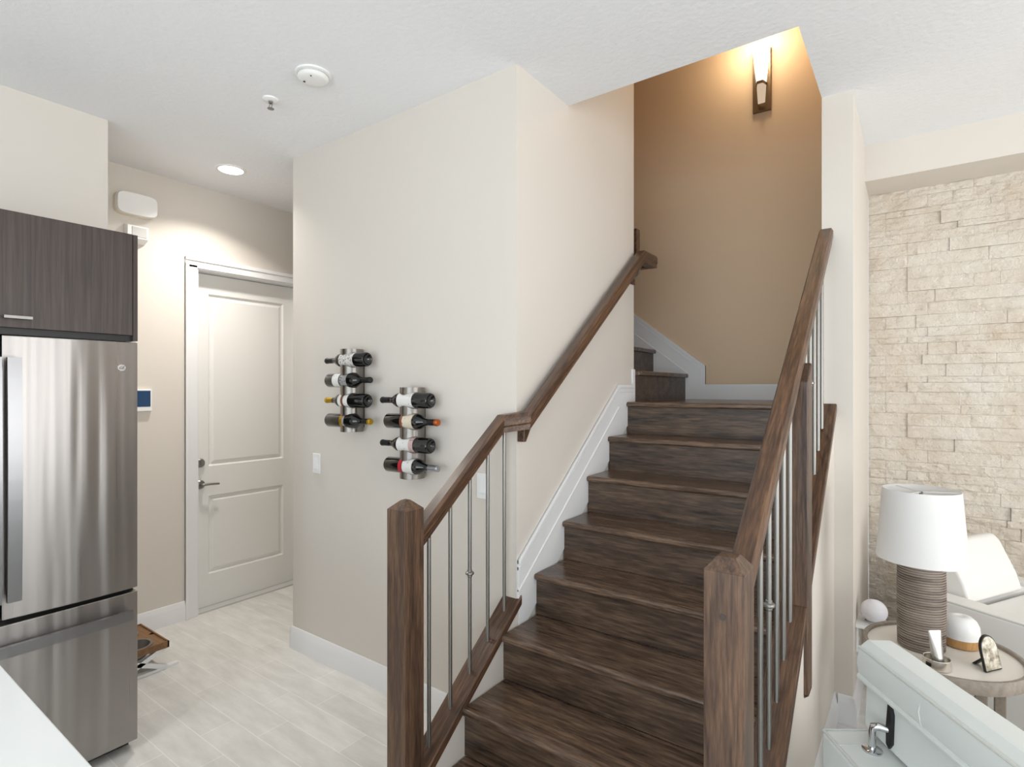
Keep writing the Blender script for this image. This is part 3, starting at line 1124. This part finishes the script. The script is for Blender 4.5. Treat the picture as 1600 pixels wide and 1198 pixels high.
# ------------------------------------------------------------------ living room: side table and what stands on it
TC = (.08, 2.66)
TH = .60
tb = thing('side_table', 'round weathered grey side table with pale top beside the sofa', 'table', (TC[0], TC[1], 0))
build('table_top', MB().lathe([(0, TH - .012), (.238, TH - .012), (.238, TH), (0, TH)], (TC[0], TC[1], 0), n=64), M['tabletop'], tb)
build('rim', MB().lathe([(.236, TH - .034), (.250, TH - .034), (.252, TH - .030), (.252, TH + .010), (.250, TH + .013), (.240, TH + .013), (.237, TH + .010), (.236, TH - .034)], (TC[0], TC[1], 0), n=64), M['greywood'], tb)
build('lower_shelf', MB().lathe([(0, .16), (.205, .16), (.205, .18), (0, .18)], (TC[0], TC[1], 0), n=48), M['shelfwood'], tb)
for a in (30, 120, 210, 300):
    ca, sa = math.cos(math.radians(a)), math.sin(math.radians(a))
    cx, cy = TC[0] + .205 * ca, TC[1] + .205 * sa
    q = .017
    build('leg', MB().box(cx - q, cx + q, cy - q, cy + q, 0, TH - .013), M['greywood'], tb, bevel=.003)

LX, LY = .018, 2.665
lp = thing('table_lamp', 'table lamp with white drum shade and ribbed grey base', 'lamp', (LX, LY, TH))
prof = [(0, 0), (.070, 0), (.073, .004)]
zz = .004
k = 0
while zz < .318:
    rr_ = .0745 + .0025 * math.sin(zz * 9)
    prof += [(rr_ + .0016, zz + .0016), (rr_ + .0016, zz + .0066), (rr_ - .0026, zz + .0076), (rr_ - .0026, zz + .0088)]
    zz += .0094
prof += [(.073, .326), (.068, .338), (.058, .346), (.03, .349), (0, .349)]
build('lamp_base', MB().lathe(prof, (LX, LY, TH), n=56), M['ribbed'], lp, angle=60)
build('neck', MB().lathe([(.011, .346), (.011, .42), (.006, .43), (.006, .60), (0, .60)], (LX, LY, TH), n=16), M['nickel'], lp)
s_ = MB().lathe([(.147, .338), (.126, .608), (.1245, .608), (.1455, .338), (.147, .338)], (LX, LY, TH), n=64)
sh = build('lamp_shade', s_, M['shade'], lp)
g = MB()
for a in (10, 130, 250):
    ca, sa = math.cos(math.radians(a)), math.sin(math.radians(a))
    g.tube([(LX, LY, TH + .598), (LX + .125 * ca, LY + .125 * sa, TH + .602)], .002, 6)
build('spider', g, M['plastic'], sh)

DX, DY = .143, 2.77
df = thing('aroma_diffuser', 'white domed aroma diffuser with bamboo base, behind the table lamp', 'diffuser', (DX, DY, TH))
build('bamboo_base', MB().lathe([(0, .001), (.052, .001), (.057, .004), (.059, .036), (0, .036)], (DX, DY, TH), n=40), M['bamboo'], df)
build('dome', MB().lathe([(.0595, .036), (.0605, .060), (.058, .082), (.050, .100), (.036, .112), (.016, .117), (.014, .115), (.008, .114), (0, .114)], (DX, DY, TH), n=40), M['plastic'], df, angle=60)

GX, GY = .062, 2.495
ds = thing('trinket_dish', 'small round silver dish with a dark slot, on the side table', 'dish', (GX, GY, TH))
build('bowl', MB().lathe([(0, .001), (.038, .001), (.042, .004), (.042, .036), (.0400, .038), (.0380, .036), (.0380, .010), (0, .010)], (GX, GY, TH), n=40), mat('dish_metal', srgb(214, 208, 198), .18, .8), ds)
a = math.radians(234)
sl_ = []
sm = MB()
for i in range(6):
    aa = a - .22 + .44 * i / 5
    sl_.append((math.cos(aa), math.sin(aa)))
for (c0, s0), (c1, s1) in zip(sl_, sl_[1:]):
    r_ = .0426
    sm.add([(GX + r_ * c0, GY + r_ * s0, TH + .014), (GX + r_ * c1, GY + r_ * s1, TH + .014), (GX + r_ * c1, GY + r_ * s1, TH + .027), (GX + r_ * c0, GY + r_ * s0, TH + .027),
            (GX + .0418 * c0, GY + .0418 * s0, TH + .014), (GX + .0418 * c1, GY + .0418 * s1, TH + .014), (GX + .0418 * c1, GY + .0418 * s1, TH + .027), (GX + .0418 * c0, GY + .0418 * s0, TH + .027)],
           [(0, 1, 2, 3), (7, 6, 5, 4), (3, 2, 6, 7), (1, 0, 4, 5)])
build('slot', sm, M['black'], ds)

tu = thing('cream_tube', 'crinkled silver tube standing in the round silver dish', 'tube', (GX, GY, TH + .011))
tm = MB()
vs, fs = [], []
n = 20
levels = [(.0, .017, .017), (.012, .018, .018), (.022, .021, .016), (.05, .022, .013), (.08, .023, .009), (.11, .024, .004), (.122, .024, .0015)]
for li, (zl, ra, rb) in enumerate(levels):
    for i in range(n):
        a = 2 * PI * i / n
        wob = 1 + .10 * mnoise.noise(Vector((i * .9, li * 1.7, 2))) * (1 if 1 < li < 6 else 0)
        ux, uy = ra * math.cos(a) * wob, rb * math.sin(a) * wob
        vs.append((ux * .8 - uy * .6 + .004 - zl * .08, ux * .6 + uy * .8, zl))
for li in range(len(levels) - 1):
    for i in range(n):
        j = (i + 1) % n
        fs.append((li * n + i, li * n + j, (li + 1) * n + j, (li + 1) * n + i))
fs += [tuple(range(n - 1, -1, -1)), tuple((len(levels) - 1) * n + i for i in range(n))]
tm.add(vs, fs)
build('foil_body', tm, mat('tube_foil', srgb(196, 194, 190), .25, .85), tu, local=True, angle=50)
build('tube_band', MB().lathe([(.0186, .0), (.0186, .012), (.0175, .012), (.0175, .0)], n=24), M['plastic'], tu, local=True)

# arched picture on an easel back
PXp, PYp = .222, 2.583
pfm = thing('picture_frame', 'small arched picture frame standing on the side table', 'picture frame', (PXp, PYp, TH), math.radians(55))
arch = [(-.042, 0), (.042, 0), (.042, .07)] + [(.042 * math.cos(PI * i / 10), .07 + .045 * math.sin(PI * i / 10)) for i in range(1, 10)] + [(-.042, .07)]
tilt = .22


def arch_mesh(k, d0, d1):
    mb = MB()
    mb.prism([(x * k, .0575 + (z - .0575) * k) for x, z in arch], d0, d1, 'y')
    mb.v = [(x, y + z * tilt, z + .003) for x, y, z in mb.v]
    return mb


build('frame', arch_mesh(1, -.004, .004), M['black'], pfm, local=True)
pic = mat('picture_print', srgb(196, 186, 166), .3)
t, n_, l, p = nodes(pic)
nz = noise_node(t, coords(t, (30, 30, 30), rnd=False), 1.2, 5)
r = ramp(t, nz.outputs['Fac'], [(.34, srgb(96, 88, 74)), (.48, srgb(186, 176, 156)), (.62, srgb(226, 220, 208))])
l.new(r.outputs[0], p.inputs['Base Color'])
build('print', arch_mesh(.93, -.0052, -.0036), pic, pfm, local=True)
build('easel_leg', MB().prism([(.006, .055), (.012, .055), (.062, .002), (.050, .002)], -.010, .010, 'x'), M['black'], pfm, local=True)

# smart speaker on a small outlet shelf, on the side of the pillar
sf = thing('outlet_shelf', 'small white shelf over a wall outlet on the pillar side', 'shelf', (-.239, 3.27, .44))
build('shelf_board', MB().prism([(-.239, 3.19), (-.13, 3.19), (-.105, 3.21), (-.105, 3.33), (-.13, 3.35), (-.239, 3.35)], .425, .440, 'z'), M['plastic'], sf, bevel=.003)
build('back_plate', MB().box(-.239, -.228, 3.225, 3.315, .29, .425), M['plastic'], sf, bevel=.003)
for zz in (.325, .375):
    build('socket', MB().box(-.2285, -.2265, 3.255, 3.285, zz - .013, zz + .013), M['greyplastic'], sf)
PX_, PY_, PR = -.165, 3.27, .058
so = thing('smart_speaker', 'white ball shaped smart speaker on the small outlet shelf', 'speaker', (PX_, PY_, .44))
prof = [(0, .001), (.036, .001)]
for i in range(1, 16):
    a = -PI / 2 + PI * i / 16
    prof.append((PR * math.cos(a), PR + PR * math.sin(a) * .95))
prof = [q for q in prof if not (q[1] < .004 and q[0] < .03 and q[1] > .0015)]
prof.append((0, PR * 1.95))
build('fabric_ball', MB().lathe(prof, (PX_, PY_, .44), n=40), mat('speaker_fabric', srgb(226, 224, 228), .75), so, angle=70)
build('base_ring', MB().lathe([(.037, .0), (.040, .0), (.041, .006), (.037, .006)], (PX_, PY_, .44), n=32), M['greyplastic'], so)

# ------------------------------------------------------------------ sofas
def rbox(mb, x0, x1, y0, y1, z0, z1):
    return mb.box(x0, x1, y0, y1, z0, z1)


# near sofa, seen from behind; local x along its back, y towards its seat
ns = thing('sofa', 'pale leather sofa seen from behind in the lower right corner', 'sofa', (-.221, 1.816, 0), math.radians(-55))
L_ = 1.9
build('base', MB().box(.0, L_, .02, .92, .06, .42), M['leather'], ns, bevel=.03, seg=3, local=True)
lb = MB().box(0, L_, 0, .24, .10, .62)
build('low_back', lb, M['leather'], ns, bevel=.016, seg=3, local=True)
build('piping', MB().tube([(.006, .235, .617), (.006, .006, .617), (L_ - .006, .006, .617)], .0045, 8), M['piping'], ns, local=True)
build('piping', MB().tube([(.075, .006, .618), (.075, .235, .618)], .003, 8), M['piping'], ns, local=True)
build('seat_cushion', MB().box(.02, L_ - .02, .26, .90, .40, .50), M['leather'], ns, bevel=.04, seg=4, local=True)
# adjustable headrest on chrome brackets
hp = [(.118, .630), (.124, .770), (.100, .782), (.094, .820), (.100, .862), (.128, .882), (.190, .880), (.222, .860), (.235, .800), (.232, .630)]
hd = build('headrest', MB().prism(hp, .004, .93, 'x'), M['leather'], ns, bevel=.014, seg=3, local=True)
build('piping', MB().tube([(.016, .101, .863), (.92, .101, .863)], .0042, 8), M['piping'], hd, local=True)
build('piping', MB().tube([(.012, .106, .778), (.92, .106, .778)], .0105, 10), M['leather'], hd, local=True)
build('seam', MB().tube([(.262, .1005, .852), (.262, .0935, .82), (.262, .1, .787)], .0013, 8), M['leather'], hd, local=True)
hd2 = build('headrest', MB().prism(hp, .945, 1.88, 'x'), M['leather'], ns, bevel=.014, seg=3, local=True)
for xx in (.098, .85, 1.04, 1.80):
    q = MB()
    q.lathe([(0, .6195), (.0245, .6195), (.0245, .6245), (.021, .6265), (0, .6265)], (xx, .086, 0), n=28)
    q.tube([(xx, .086, .625), (xx, .086, .674), (xx + .002, .088, .686), (xx + .010, .098, .691), (xx + .022, .122, .688)], [.0095, .0095, .0105, .0105, .009], 14)
    bk = build('bracket', q, M['chrome'], ns, local=True)
    build('slot_cover', MB().prism([(xx + .016, .650), (xx + .027, .642), (xx + .038, .660), (xx + .037, .735), (xx + .024, .766), (xx + .016, .700)], .112, .124, 'y'), M['black'], bk, local=True)

# far sofa in front of the stone wall: arm towards the camera, backrest at its left end
fs_ = thing('sofa', 'white leather sofa with upright headrest in front of the stone wall', 'sofa', (.118, 3.25, 0), math.radians(-30))
build('base', MB().box(-.22, 1.3, .02, .80, .06, .40), M['leather_w'], fs_, bevel=.03, seg=3, local=True)
build('arm', MB().box(-.12, 1.3, 0, .125, .08, .62), M['leather_w'], fs_, bevel=.018, seg=3, local=True)
build('piping', MB().tube([(-.11, .005, .614), (1.29, .005, .614)], .0045, 8), M['piping'], fs_, local=True)
build('arm', MB().box(-.12, 1.3, .70, .80, .08, .60), M['leather_w'], fs_, bevel=.018, seg=3, local=True)
build('backrest', MB().box(-.24, -.0, .11, .72, .10, .58), M['leather_w'], fs_, bevel=.03, seg=3, local=True)
build('seat_cushion', MB().box(.02, 1.28, .13, .69, .40, .575), M['leather_w'], fs_, bevel=.03, seg=4, local=True)
hr = MB()
pts = [(.025, .585), (.0, .67), (-.07, .815), (-.10, .845), (-.14, .84), (-.155, .81), (-.105, .67), (-.085, .585)]
hr.prism(pts, .140, .60, 'y')
h_ = build('headrest', hr, M['leather_w'], fs_, bevel=.028, seg=4, local=True)
